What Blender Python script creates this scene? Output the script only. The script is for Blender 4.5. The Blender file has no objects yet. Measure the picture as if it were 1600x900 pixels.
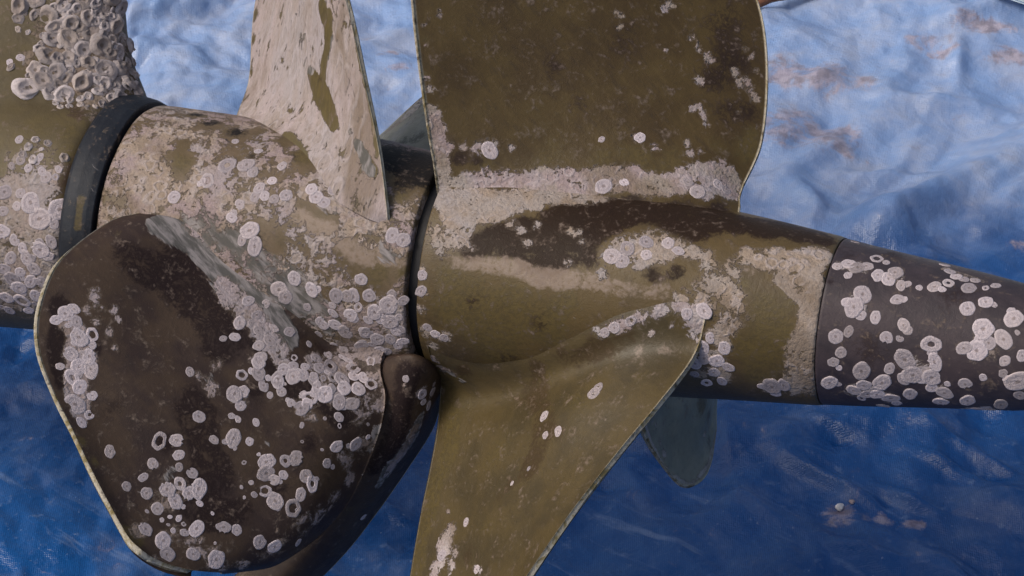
import bpy, bmesh, math, random
import numpy as np
from mathutils import Vector, Matrix
from mathutils.bvhtree import BVHTree

random.seed(7); rng = np.random.default_rng(11)
S = bpy.context.scene
C = S.collection
R = math.radians

# ---------------------------------------------------------------- camera
PITCH = R(36.0); CAM_H = 1.45; FOC = 5000.0
CAMLOC = Vector((0, 0, CAM_H))
cam = bpy.data.cameras.new('camera'); camo = bpy.data.objects.new('camera', cam); C.objects.link(camo)
cam.sensor_width = 36.0; cam.lens = 36.0 * FOC / 1600.0
cam.clip_start = 0.02; cam.clip_end = 500
camo.location = CAMLOC; camo.rotation_euler = (math.pi / 2 - PITCH, 0, 0)
cam.dof.use_dof = True; cam.dof.focus_distance = 1.87; cam.dof.aperture_fstop = 90.0
S.camera = camo
RIGHT = Vector((1, 0, 0)); UP = Vector((0, math.sin(PITCH), math.cos(PITCH))); BACK = Vector((0, -math.cos(PITCH), math.sin(PITCH)))

# ---------------------------------------------------------------- world, sun, exposure
SUN_EL, SUN_AZ = R(50), R(252)      # azimuth measured clockwise from +Y
w = bpy.data.worlds.new('World'); S.world = w; w.use_nodes = True
nt = w.node_tree; nt.nodes.clear()
sky = nt.nodes.new('ShaderNodeTexSky'); sky.sky_type = 'NISHITA'; sky.sun_disc = False
sky.sun_elevation = SUN_EL; sky.sun_rotation = SUN_AZ; sky.dust_density = 6.0; sky.ozone_density = 1.0
bg = nt.nodes.new('ShaderNodeBackground'); bg.inputs['Strength'].default_value = 0.14
wo = nt.nodes.new('ShaderNodeOutputWorld')
nt.links.new(sky.outputs[0], bg.inputs[0]); nt.links.new(bg.outputs[0], wo.inputs[0])
sl = bpy.data.lights.new('sun', 'SUN'); sl.energy = 1.35; sl.angle = R(18); sl.color = (1.0, 0.95, 0.88)
so = bpy.data.objects.new('sun', sl); C.objects.link(so)
sd = Vector((math.sin(SUN_AZ) * math.cos(SUN_EL), math.cos(SUN_AZ) * math.cos(SUN_EL), math.sin(SUN_EL)))
so.rotation_euler = (-sd).to_track_quat('-Z', 'Y').to_euler()
S.view_settings.view_transform = 'Standard'; S.view_settings.look = 'None'
S.view_settings.exposure = 0.10; S.view_settings.gamma = 1.0; S.view_settings.use_curve_mapping = False
S.render.engine = 'CYCLES'

# ---------------------------------------------------------------- sight lines and the shaft frame
def sight(px, py):
    return (RIGHT * ((px - 800) / FOC) - UP * ((py - 450) / FOC) - BACK).normalized()
def on_ground(px, py, z=0.0):
    d = sight(px, py); return CAMLOC + d * ((z - CAM_H) / d.z)
D0 = 1.932
G0 = CAMLOC + RIGHT * ((700 - 800) / FOC * D0) - UP * ((414 - 450) / FOC * D0) - BACK * D0   # gap between the two hubs
s_ = 0.295; c_ = math.sqrt(1 - s_ * s_); k_ = 1 / math.hypot(1, .146)
AX = (RIGHT * (k_ * c_) - UP * (.146 * k_ * c_) + BACK * s_).normalized()      # shaft, pointing aft
WX = (BACK - AX * BACK.dot(AX)).normalized()                                     # sideways, port
UX = WX.cross(AX).normalized()                                                   # up along the leg
FR = Matrix(((AX.x, UX.x, WX.x, G0.x), (AX.y, UX.y, WX.y, G0.y), (AX.z, UX.z, WX.z, G0.z), (0, 0, 0, 1)))
FRI = FR.inverted()
LC = FRI @ CAMLOC
def lray(px, py):
    return (FRI.to_3x3() @ sight(px, py)).normalized()
def atw(px, py, wz):                    # where a sight line crosses the plane wz metres to port of the shaft
    d = lray(px, py); return LC + d * ((wz - LC.z) / d.z)

# ---------------------------------------------------------------- node helpers
class NT:
    def __init__(self, name):
        self.m = bpy.data.materials.new(name); self.m.use_nodes = True
        self.t = self.m.node_tree; self.t.nodes.clear()
        self.out = self.n('ShaderNodeOutputMaterial'); self.b = self.n('ShaderNodeBsdfPrincipled')
        self.l(self.b.outputs[0], self.out.inputs[0])
    def n(self, k, **kw):
        o = self.t.nodes.new(k)
        for a, v in kw.items(): setattr(o, a, v)
        return o
    def l(self, a, b): self.t.links.new(a, b)
    def inp(self, sock, v):
        if hasattr(v, 'is_linked') or hasattr(v, 'links'): self.l(v, sock)
        else: sock.default_value = v
    def math(self, op, a, b=0.0, c=0.0, clamp=False):
        o = self.n('ShaderNodeMath', operation=op, use_clamp=clamp)
        for i, v in enumerate((a, b, c)): self.inp(o.inputs[i], v)
        return o.outputs[0]
    def noise(self, scale, detail=4, rough=.55, vec=None, dist=0.0, w=None):
        o = self.n('ShaderNodeTexNoise'); o.inputs['Scale'].default_value = scale
        o.inputs['Detail'].default_value = detail; o.inputs['Roughness'].default_value = rough
        o.inputs['Distortion'].default_value = dist
        if vec is not None: self.l(vec, o.inputs['Vector'])
        return o.outputs['Fac']
    def vor(self, scale, vec=None, feature='F1', rand=1.0):
        o = self.n('ShaderNodeTexVoronoi', feature=feature); o.inputs['Scale'].default_value = scale
        o.inputs['Randomness'].default_value = rand
        if vec is not None: self.l(vec, o.inputs['Vector'])
        return o.outputs['Distance']
    def step(self, v, a, b):
        o = self.n('ShaderNodeMapRange', interpolation_type='SMOOTHSTEP'); self.inp(o.inputs[0], v)
        o.inputs[1].default_value = a; o.inputs[2].default_value = b
        return o.outputs[0]
    def mix(self, f, a, b, blend='MIX'):
        o = self.n('ShaderNodeMix', data_type='RGBA', blend_type=blend)
        self.inp(o.inputs[0], f)
        for i, v in ((6, a), (7, b)):
            if isinstance(v, tuple): o.inputs[i].default_value = (*v, 1)
            else: self.l(v, o.inputs[i])
        return o.outputs[2]
    def attr(self, name):
        o = self.n('ShaderNodeAttribute', attribute_name=name); return o.outputs['Fac']
    def coord(self): return self.n('ShaderNodeTexCoord').outputs['Object']
    def bump(self, h, strength, dist, normal=None):
        o = self.n('ShaderNodeBump'); o.inputs['Strength'].default_value = strength
        o.inputs['Distance'].default_value = dist; self.l(h, o.inputs['Height'])
        if normal is not None: self.l(normal, o.inputs['Normal'])
        return o.outputs[0]

def fouled(name, base_a, base_b, dark, crust_a, crust_b, rough=.42, seed=0.0, stretch=(1, 1, 1), speck=.35, streak=37):
    """weathered bronze or paint with slime, dark film, rubs, painted shade, painted highlights and a chalky crust; the layers ride on surface attributes"""
    t = NT(name); co = t.coord()
    mp = t.n('ShaderNodeMapping'); t.l(co, mp.inputs[0]); mp.inputs[1].default_value = (seed, seed * .7, seed * 1.3); mp.inputs[3].default_value = stretch
    v = mp.outputs[0]
    nL = t.noise(28, 3, .6, v); nM = t.noise(105, 6, .72, v, .5); nF = t.noise(430, 3, .55, v); nG = t.noise(1500, 1, .5, v)
    mr = t.n('ShaderNodeMapping'); t.l(co, mr.inputs[0]); mr.inputs[2].default_value = (0, 0, R(streak)); mg = t.n('ShaderNodeMapping'); t.l(mr.outputs[0], mg.inputs[0]); mg.inputs[3].default_value = (.25, 1, 1)
    nS = t.noise(230, 3, .6, mg.outputs[0], .3)
    col = t.mix(t.step(nL, .38, .62), base_a, base_b)
    col = t.mix(t.math('MULTIPLY', t.step(nS, .52, .70), .16), col, tuple(min(1, x * 1.7 + .01) for x in base_b))
    col = t.mix(t.math('MULTIPLY', t.step(nS, .46, .30), .25), col, dark)
    col = t.mix(t.math('MULTIPLY', t.step(nM, .53, .70), .38), col, dark)
    def layer(a, am, af, lo=.44, hi=.56):
        x = t.math('ADD', t.attr(a), t.math('MULTIPLY', t.math('SUBTRACT', nM, .5), am * 2.4))
        x = t.math('ADD', x, t.math('MULTIPLY', t.math('SUBTRACT', nF, .5), af * 2.2))
        return t.step(x, lo, hi)
    g = layer('green', .8, .3, .15, .85)
    gc = t.mix(t.step(nF, .35, .65), (.084, .061, .018), (.056, .041, .014))
    col = t.mix(t.math('MULTIPLY', g, .75), col, gc)
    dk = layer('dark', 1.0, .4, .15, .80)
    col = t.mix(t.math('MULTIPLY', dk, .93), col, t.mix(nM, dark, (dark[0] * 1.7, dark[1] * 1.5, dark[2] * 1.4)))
    wr = layer('worn', 1.1, .6, .10, 1.0)  # rubs, and on the rear hub a painted specular highlight
    col = t.mix(t.math('MULTIPLY', wr, .75), col, t.mix(nF, (.20, .14, .095), (.25, .20, .17)))
    gy = t.step(t.math('ADD', t.attr('grey'), t.math('MULTIPLY', t.math('SUBTRACT', nS, .5), 1.7)), .40, .62)
    col = t.mix(t.math('MULTIPLY', gy, .85), col, t.mix(t.step(nS, .40, .66), (.080, .078, .074), (.24, .22, .218)))
    # crust
    gate = t.step(t.attr('crust'), .04, .22); cr = t.math('MULTIPLY', layer('crust', 1.5, .6, .42, .58), gate)
    v2 = t.n('ShaderNodeVectorMath', operation='ADD'); t.l(v, v2.inputs[0])
    nw = t.n('ShaderNodeTexNoise'); nw.inputs['Scale'].default_value = 160; t.l(v, nw.inputs['Vector'])
    sc = t.n('ShaderNodeVectorMath', operation='SCALE'); t.l(nw.outputs['Color'], sc.inputs[0]); sc.inputs['Scale'].default_value = .006
    t.l(sc.outputs[0], v2.inputs[1])
    vd = t.vor(118, v2.outputs[0])
    ring = t.math('MULTIPLY', t.step(vd, .28, .40), t.math('SUBTRACT', 1.0, t.step(vd, .44, .58)))
    zn = t.noise(42, 3, .65, v); zb = t.noise(24, 3, .6, mg.outputs[0])
    cc = t.mix(t.step(zn, .40, .60), crust_a, crust_b)
    cc = t.mix(t.math('MULTIPLY', t.step(zb, .48, .62), .70), cc, (.135, .098, .066))
    cc = t.mix(t.math('MULTIPLY', t.step(zb, .48, .36), .50), cc, (.29, .27, .285))
    cc = t.mix(t.math('MULTIPLY', t.step(nF, .48, .70), speck), cc, (.14, .10, .07))
    cc = t.mix(t.math('MULTIPLY', t.step(nM, .55, .68), .42), cc, (.13, .095, .06))
    ring = t.math('MULTIPLY', ring, t.step(zn, .46, .60)); cc = t.mix(t.math('MULTIPLY', ring, .35), cc, (.42, .375, .385))
    cc = t.mix(t.math('MULTIPLY', t.step(nG, .55, .75), .22), cc, (.10, .08, .065))
    halo = t.math('MULTIPLY', layer('crust', 1.5, .6, .08, .50), gate)
    col = t.mix(t.math('MULTIPLY', halo, .45), col, t.mix(nF, (.12, .085, .055), (.20, .165, .14)))
    col = t.mix(t.math('MULTIPLY', cr, .93), col, cc)
    # thin specks of lime outside the crust
    sp = t.math('MULTIPLY', t.step(t.math('ADD', nF, t.math('MULTIPLY', nM, .5)), 1.0, 1.06), .35); sp = t.math('MULTIPLY', sp, t.step(nL, .50, .66))
    col = t.mix(sp, col, (.30, .26, .23))
    col = t.mix(t.math('MULTIPLY', t.attr('edge'), t.step(nM, .30, .50)), col, t.mix(t.step(nM, .45, .62), (.50, .46, .37), (.22, .175, .075)))
    t.l(col, t.b.inputs['Base Color'])
    rr = t.math('ADD', rough, t.math('MULTIPLY', nF, .18)); rr = t.math('ADD', rr, t.math('MULTIPLY', t.math('MAXIMUM', cr, gy), .32), clamp=True)
    t.l(rr, t.b.inputs['Roughness']); t.l(t.math('SUBTRACT', .30, t.math('MULTIPLY', dk, .2)), t.b.inputs['Specular IOR Level'])
    h = t.math('ADD', t.math('MULTIPLY', cr, t.math('ADD', .8, t.math('ADD', t.math('MULTIPLY', nF, 1.1), t.math('MULTIPLY', ring, .45)))), t.math('MULTIPLY', nM, .38))
    h = t.math('ADD', h, t.math('MULTIPLY', gy, .4)); h = t.math('ADD', h, t.math('MULTIPLY', nF, .16)); h = t.math('ADD', h, t.math('MULTIPLY', nG, .10))
    t.l(t.bump(h, .8, .0012), t.b.inputs['Normal'])
    return t.m

PINK, TAN = (.275, .215, .215), (.27, .212, .165)
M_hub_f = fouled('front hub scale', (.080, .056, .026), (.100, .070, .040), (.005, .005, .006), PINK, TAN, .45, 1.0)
M_hub_r = fouled('rear hub scale', (.082, .055, .019), (.060, .041, .017), (.013, .008, .006), (.28, .24, .215), TAN, .36, 2.3)
M_bl_top = fouled('rear blade bronze', (.047, .0295, .0095), (.062, .041, .0125), (.018, .013, .011), (.27, .23, .20), PINK, .32, 3.1)
M_bl_low = fouled('olive blade bronze', (.070, .050, .019), (.050, .037, .016), (.035, .026, .014), (.40, .35, .34), PINK, .33, 4.4)
M_bl_dark = fouled('dark fouled blade', (.027, .0155, .012), (.044, .027, .016), (.011, .0075, .008), (.30, .25, .255), (.25, .20, .19), .52, 5.2)
M_bl_pale = fouled('pale scaled blade', (.085, .064, .024), (.07, .055, .022), (.03, .022, .014), (.34, .285, .28), (.28, .235, .215), .5, 6.7, (1, .35, 1), .3, 82)
M_bl_back = fouled('slate blade', (.19, .185, .14), (.14, .145, .115), (.045, .052, .046), (.30, .29, .28), (.26, .25, .24), .33, 7.9)
M_case = fouled('gearcase paint', (.082, .061, .024), (.064, .048, .022), (.032, .022, .016), (.28, .225, .20), (.24, .20, .17), .45, 9.1)

def simple(name, col, rough, spec=.4, bscale=300, bstr=.3, var=.35):
    t = NT(name); co = t.coord(); n1 = t.noise(bscale * .2, 5, .6, co); n2 = t.noise(bscale, 3, .5, co)
    c = t.mix(t.step(n1, .3, .7), tuple(x * (1 - var) for x in col), tuple(x * (1 + var) for x in col))
    t.l(c, t.b.inputs['Base Color']); t.l(t.math('ADD', rough - .08, t.math('MULTIPLY', n2, .16)), t.b.inputs['Roughness'])
    t.b.inputs['Specular IOR Level'].default_value = spec
    t.l(t.bump(t.math('ADD', n1, t.math('MULTIPLY', n2, .5)), bstr, .0008), t.b.inputs['Normal'])
    return t.m
M_rubber = fouled('black rubber', (.005, .007, .012), (.009, .012, .018), (.003, .003, .004), (.10, .09, .085), (.07, .065, .06), .5, 14.2)
M_seal = simple('black seal', (.004, .004, .005), .6, .3)
# cone: dark plum-grey antifouling
M_cone = fouled('plum grey cone paint', (.030, .023, .027), (.046, .034, .037), (.016, .012, .014), (.40, .35, .36), (.33, .29, .29), .40, 12.3, (1, 1, 1), .2)
def barn_mat(name, rim, mid, hole, tint=.25):
    t = NT(name); co = t.coord(); oi = t.n('ShaderNodeObjectInfo'); rnd = oi.outputs['Random']
    mp = t.n('ShaderNodeVectorMath', operation='ADD'); t.l(co, mp.inputs[0])
    cx = t.n('ShaderNodeCombineXYZ'); t.l(t.math('MULTIPLY', rnd, 40.), cx.inputs[0]); t.l(cx.outputs[0], mp.inputs[1])
    v = mp.outputs[0]
    r = t.attr('rad'); n = t.noise(3.0, 4, .6, v); nf = t.noise(9, 3, .6, v)
    rr = t.math('ADD', r, t.math('MULTIPLY', t.math('SUBTRACT', n, .5), .35))
    c = t.mix(t.step(rr, .10, .26), hole, mid)
    c = t.mix(t.math('MULTIPLY', t.math('MULTIPLY', t.step(rr, .42, .56), t.step(rr, .80, .66)), .40), c, tuple(x * .70 for x in mid))
    c = t.mix(t.step(rr, .72, .88), c, rim)
    c = t.mix(t.math('MULTIPLY', t.step(nf, .52, .68), .32), c, (.19, .16, .15))
    r2 = t.math('FRACT', t.math('MULTIPLY', rnd, 17.3)); c = t.mix(t.math('MULTIPLY', t.step(r2, .35, 1.0), tint), c, (.20, .155, .115))
    k = t.math('ADD', .70, t.math('MULTIPLY', rnd, .5))
    mul = t.n('ShaderNodeVectorMath', operation='SCALE'); t.l(c, mul.inputs[0]); t.l(k, mul.inputs['Scale'])
    t.l(mul.outputs[0], t.b.inputs['Base Color']); t.b.inputs['Roughness'].default_value = .85
    t.b.inputs['Specular IOR Level'].default_value = .2
    t.l(t.bump(t.math('ADD', nf, n), .4, .2), t.b.inputs['Normal'])
    return t.m
M_scar = barn_mat('lilac barnacle scar', (.46, .405, .425), (.43, .375, .395), (.24, .20, .20))
M_shell = barn_mat('grey barnacle shell', (.46, .41, .41), (.36, .315, .31), (.12, .10, .092), .45)

# ---------------------------------------------------------------- object helpers
def link(o, parent=None):
    C.objects.link(o)
    if parent is not None: o.parent = parent
    return o
def thing(name, label, cat, t0=None, loc=None, group=None):
    o = bpy.data.objects.new(name, None); link(o); o.empty_display_size = .03
    if t0 is not None: o.matrix_world = FR @ Matrix.Translation((t0, 0, 0))
    else: o.location = loc
    o['label'] = label; o['category'] = cat
    if group: o['group'] = group
    return o
def mesh(name, V, Fc, mat, smooth=True):
    me = bpy.data.meshes.new(name); me.from_pydata([tuple(v) for v in V], [], [tuple(f) for f in Fc]); me.update()
    if mat: me.materials.append(mat)
    if smooth: me.polygons.foreach_set('use_smooth', [True] * len(me.polygons))
    return me
class Part:                         # a mesh in the shaft frame, with its BVH, that barnacles and paint can be laid on
    def __init__(self, name, V, Fc, mat, parent, t0, edge=None, label=None):
        self.V = np.array(V, float); self.t0 = t0
        self.bvh = BVHTree.FromPolygons([Vector(v) for v in self.V], [tuple(f) for f in Fc])
        self.me = mesh(name, self.V - np.array([t0, 0, 0]), Fc, mat)
        self.o = link(bpy.data.objects.new(name, self.me), parent)
        if label: self.o['label'] = label
        self.edge = edge
    def hit(self, px, py):
        d = lray(px, py); h = self.bvh.ray_cast(LC, d)
        if h[0] is None:
            h = self.bvh.find_nearest(LC + d * 1.9)
        n = h[1]
        if n.dot(d) > 0: n = -n
        return h[0], n, (h[0] - LC).length
    def paint(self, base=None, edge=None, **layers):
        base = base or {}
        X = self.V * 140.0; WP = np.stack([np.sin(X[:, 1] + 1.7 * np.sin(X[:, 2] * .7)), np.sin(X[:, 2] * 1.1 + 1.5 * np.sin(X[:, 0] * .8 + 2)), np.sin(X[:, 0] * .9 + 1.6 * np.sin(X[:, 1] * .75 + 1))], -1)
        for nm in ('crust', 'dark', 'green', 'worn', 'grey'):
            a = np.full(len(self.V), base.get(nm, 0.0))
            for (px, py, r, *k) in layers.get(nm, []):
                k = k[0] if k else 1.0
                p, n, dd = self.hit(px, py); rm = r * dd / FOC
                q = np.linalg.norm(self.V + min(.0035, .3 * rm) * WP - np.array(p), axis=1) / rm
                f = np.clip(1.0 - q * .5, 0, 1); f = f * f * (3 - 2 * f)
                a = np.minimum(a + f * k * (1 - np.clip(a, 0, 1)), np.maximum(a, k)) if k > 0 else a + f * k
            self._set(nm, a)
        e = np.zeros(len(self.V)) if self.edge is None else np.array(self.edge, float)
        self._set('edge', e)
        return self
    def _set(self, nm, a):
        at = self.me.attributes.new(nm, 'FLOAT', 'POINT'); at.data.foreach_set('value', a.astype(np.float32))

def ln(*pts):                        # a brush stroke: (px, py, r[, strength]) stations joined up
    out = []
    for a, b in zip(pts[:-1], pts[1:]):
        n = max(1, int(math.hypot(b[0] - a[0], b[1] - a[1]) / (.55 * min(a[2], b[2]))))
        for i in range(n):
            f = i / n; out.append(tuple(p + (q - p) * f for p, q in zip(a, b)))
    out.append(pts[-1]); return out
def revolve(prof, ns=220, sub=90):
    prof = np.array(prof, float); tt = np.concatenate([[0], np.cumsum(np.hypot(*np.diff(prof, axis=0).T))])
    s = np.linspace(0, tt[-1], sub); s = np.unique(np.concatenate([s, tt]))
    X = np.interp(s, tt, prof[:, 0]); Y = np.interp(s, tt, prof[:, 1])
    V = []; Fc = []
    for x, r in zip(X, Y):
        for k in range(ns):
            a = 2 * math.pi * k / ns
            rr = r * (1 + .006 * math.sin(3 * a + 20 * x) + .004 * math.sin(7 * a - 55 * x)) if r > .01 else r
            V.append((x, rr * math.cos(a), rr * math.sin(a)))
    n = len(X)
    for i in range(n - 1):
        for k in range(ns):
            k2 = (k + 1) % ns
            Fc.append((i * ns + k, i * ns + k2, (i + 1) * ns + k2, (i + 1) * ns + k))
    return V, Fc

def crom(P, n):                      # Catmull-Rom through rows of points (axis 0) -> n samples
    P = np.array(P, float); m = len(P)
    E = np.concatenate([[2 * P[0] - P[1]], P, [2 * P[-1] - P[-2]]])
    u = np.linspace(0, m - 1 - 1e-9, n); i = u.astype(int); f = (u - i)
    sh = (-1,) + (1,) * (P.ndim - 1); f = f.reshape(sh)
    a, b, c, d = E[i], E[i + 1], E[i + 2], E[i + 3]
    return .5 * (2 * b + (c - a) * f + (2 * a - 5 * b + 4 * c - d) * f ** 2 + (3 * b - a - 3 * c + d) * f ** 3)

def blade(rows, thick, mat, parent, t0, nu=100, nv=100, edge_sides=(True, True, True), rim=.0016, back=1, paint_edge=True, label=None, wav=.0012, hub=None):
    """rows: root first, tip last; each row of sight points (px, py, metres to port). The seen face passes through them, the
    other face lies a section thickness behind; edges are rounded."""
    def place(p):
        if isinstance(p[2], str):                     # 'h+0.004': that far off the hub's skin
            q, n, _ = hub.hit(p[0], p[1]); return tuple(q + n * float(p[2][1:]))
        return tuple(atw(*p))
    P = np.array([[place(p) for p in r] for r in rows])
    Q = crom(P, nu); Q = np.transpose(crom(np.transpose(Q, (1, 0, 2)), nv), (1, 0, 2))
    du = np.gradient(Q, axis=0); dv = np.gradient(Q, axis=1)
    N = np.cross(du, dv); N /= np.linalg.norm(N, axis=2, keepdims=True) + 1e-12
    view = np.array(LC) - Q
    if np.mean(np.sum(N * view, axis=2)) < 0: N = -N
    N *= back
    u = np.linspace(0, 1, nu)[:, None]; v = np.linspace(0, 1, nv)[None, :]
    Q = Q + N * (wav * (np.sin(7 * u + 5 * v + 1) * np.sin(6 * v - 3 * u) + .4 * np.sin(19 * u + 3) * np.sin(17 * v + 1)) * np.minimum(1, 6 * (1 - u)))[:, :, None]
    tp = thick * (1 - .65 * u) * np.clip(np.sin(math.pi * np.clip(v, 0, 1)), 0, 1) ** .55 * np.clip((1 - u) * 5, 0, 1) ** .6 + rim * 1.6
    Bk = Q - N * tp[:, :, None]
    V = []; Fc = []; edge = []
    idF = np.arange(nu * nv).reshape(nu, nv); V += list(Q.reshape(-1, 3))
    ef = np.zeros((nu, nv))
    if edge_sides[0]: ef[:, 0] = 1
    if edge_sides[1]: ef[:, -1] = 1
    if edge_sides[2]: ef[-1, :] = 1
    edge += list((ef * .8).reshape(-1))
    idB = idF + nu * nv; V += list(Bk.reshape(-1, 3)); edge += list(ef.reshape(-1))
    for i in range(nu - 1):
        for j in range(nv - 1):
            Fc.append((idF[i, j], idF[i + 1, j], idF[i + 1, j + 1], idF[i, j + 1]))
            Fc.append((idB[i, j], idB[i, j + 1], idB[i + 1, j + 1], idB[i + 1, j]))
    loop = [(i, 0) for i in range(nu)] + [(nu - 1, j) for j in range(1, nv)] + [(i, nv - 1) for i in range(nu - 2, -1, -1)] + [(0, j) for j in range(nv - 2, 0, -1)]
    cen = Q.mean(axis=(0, 1)); b0 = len(V)
    for (i, j) in loop:
        m = (Q[i, j] + Bk[i, j]) / 2
        out = np.zeros(3)
        if j == 0: out -= dv[i, j] / (np.linalg.norm(dv[i, j]) + 1e-9)
        if j == nv - 1: out += dv[i, j] / (np.linalg.norm(dv[i, j]) + 1e-9)
        if i == nu - 1: out += du[i, j] / (np.linalg.norm(du[i, j]) + 1e-9)
        V.append(m + out * rim * .7)
        sd_ = (j == 0 and edge_sides[0]) or (j == nv - 1 and edge_sides[1]) or (i == nu - 1 and edge_sides[2])
        edge.append(1.0 if sd_ else 0.0)
    L = len(loop)
    for k in range(L):
        a = loop[k]; b = loop[(k + 1) % L]; m1 = b0 + k; m2 = b0 + (k + 1) % L
        Fc.append((idF[a], idF[b], m2, m1)); Fc.append((m1, m2, idB[b], idB[a]))
    p = Part('blade', V, Fc, mat, parent, t0, edge if paint_edge else None, label)
    return p

# ---------------------------------------------------------------- ground and tarpaulin
def vnoise(x, y, seed):
    xi = np.floor(x).astype(int); yi = np.floor(y).astype(int); fx = x - xi; fy = y - yi
    fx = fx * fx * fx * (fx * (fx * 6 - 15) + 10); fy = fy * fy * fy * (fy * (fy * 6 - 15) + 10)
    def h(a, b):
        n = (a * 374761393 + b * 668265263 + seed * 1442695041) & 0xffffffff
        n = ((n ^ (n >> 13)) * 1274126177) & 0xffffffff
        return ((n ^ (n >> 16)) & 0xffff) / 65535.0
    return (h(xi, yi) * (1 - fx) + h(xi + 1, yi) * fx) * (1 - fy) + (h(xi, yi + 1) * (1 - fx) + h(xi + 1, yi + 1) * fx) * fy
def rot(x, y, a): return x * math.cos(a) + y * math.sin(a), -x * math.sin(a) + y * math.cos(a)
def fold(x, y, x0, y0, x1, y1, wid, hgt, taper=True):      # a soft ridge along a line
    dx, dy = x1 - x0, y1 - y0; L = math.hypot(dx, dy); dx /= L; dy /= L
    s = (x - x0) * dx + (y - y0) * dy; d = (x - x0) * -dy + (y - y0) * dx
    d = d + .016 * (vnoise(s * 14 + 3, s * 0 + 7, 9) - .5)
    f = np.clip(s / L, 0, 1); e = np.clip(np.minimum(s + .02, L - s + .02) / .06, 0, 1)
    return hgt * np.exp(-(d / wid) ** 2) * (e * e * (3 - 2 * e))
def facet(x, y, seed):                # flat triangles between straight creases, as in crumpled sheet
    k = (x + y) * .36602540; xi = np.floor(x + k); yi = np.floor(y + k); fx = x + k - xi; fy = y + k - yi
    h = lambda dx, dy: vnoise(xi + dx, yi + dy, seed)
    lo = fx > fy; h0 = h(0, 0); h2 = h(1, 1); h1 = np.where(lo, h(1, 0), h(0, 1))
    a = np.where(lo, fx, fy); b = np.where(lo, fy, fx)
    return h0 + (h1 - h0) * a + (h2 - h1) * b
def tarp_height(x, y):
    wx = x + .09 * (vnoise(x * 4, y * 4, 1) - .5) + .022 * (vnoise(x * 17, y * 17, 5) - .5); wy = y + .09 * (vnoise(x * 4 + 9, y * 4, 2) - .5) + .022 * (vnoise(x * 17, y * 17 + 5, 6) - .5)
    z = .03 * vnoise(wx * .8, wy * .8, 3)
    for k, (a, sx, sy, amp) in enumerate(((.5, 4.5, 7, .034), (-.5, 10, 17, .020), (.9, 26, 36, .0110), (1.5, 60, 75, .0055))):
        u, v = rot(wx, wy, a); m = .2 + 1.1 * vnoise(wx * 3.5 + 3 * k, wy * 3.5, 70 + k)
        z = z + amp * m * facet(u * sx, v * sy, 50 + 7 * k)
    return z
# longer folds that the picture shows, given by the two ends on the ground
FOLDS = []
for (a, b, wid, hgt) in (((1330, 450), (1680, 240), .022, .020), ((1225, 665), (1480, 705), .007, .008), ((1230, 725), (1330, 775), .006, .007), ((1205, 795), (1360, 885), .006, .008), ((1500, 700), (1600, 720), .007, .006), ((1150, 655), (1290, 650), .006, .005), ((1440, 760), (1600, 850), .006, .006), ((1100, 840), (1180, 880), .006, .006), ((20, 640), (60, 660), .006, .005), ((560, 820), (640, 880), .006, .006),
                         ((935, 735), (1110, 790), .006, .008), ((1340, 835), (1460, 905), .006, .007), ((1400, 790), (1560, 870), .006, .006), ((205, 105), (395, 40), .012, .012), ((210, 40), (390, 0), .012, .012), ((560, 130), (660, 100), .010, .010), ((1190, 345), (1330, 270), .012, .012), ((1170, 300), (1270, 250), .010, .009), ((1230, 330), (1270, 400), .010, .010), ((1450, 95), (1640, 60), .010, .010), ((1490, 100), (1480, 180), .008, .007), ((1380, 200), (1560, 215), .009, .008), ((60, 690), (130, 740), .007, .006), ((150, 820), (220, 860), .007, .006), ((1300, 320), (1480, 330), .010, .009), ((1250, 200), (1330, 150), .010, .008)):
    p, q = on_ground(*a), on_ground(*b); FOLDS.append((p.x, p.y, q.x, q.y, wid, hgt))
def full_height(x, y):
    z = tarp_height(x, y)
    for f in FOLDS: z = z + fold(x, y, *f)
    return z
xs = np.concatenate([np.linspace(-2.2, -.58, 60)[:-1], np.linspace(-.58, .58, 540)[:-1], np.linspace(.58, 2.2, 60)])
ys = np.concatenate([np.linspace(-.4, 1.5, 70)[:-1], np.linspace(1.5, 2.6, 500)[:-1], np.linspace(2.6, 4.4, 70)])
GX, GY = np.meshgrid(xs, ys); GZ = full_height(GX, GY)
nx_, ny_ = len(xs), len(ys)
V = np.stack([GX, GY, GZ], -1).reshape(-1, 3)
ii = np.arange(nx_ * ny_).reshape(ny_, nx_)
Fc = np.stack([ii[:-1, :-1], ii[:-1, 1:], ii[1:, 1:], ii[1:, :-1]], -1).reshape(-1, 4)
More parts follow.
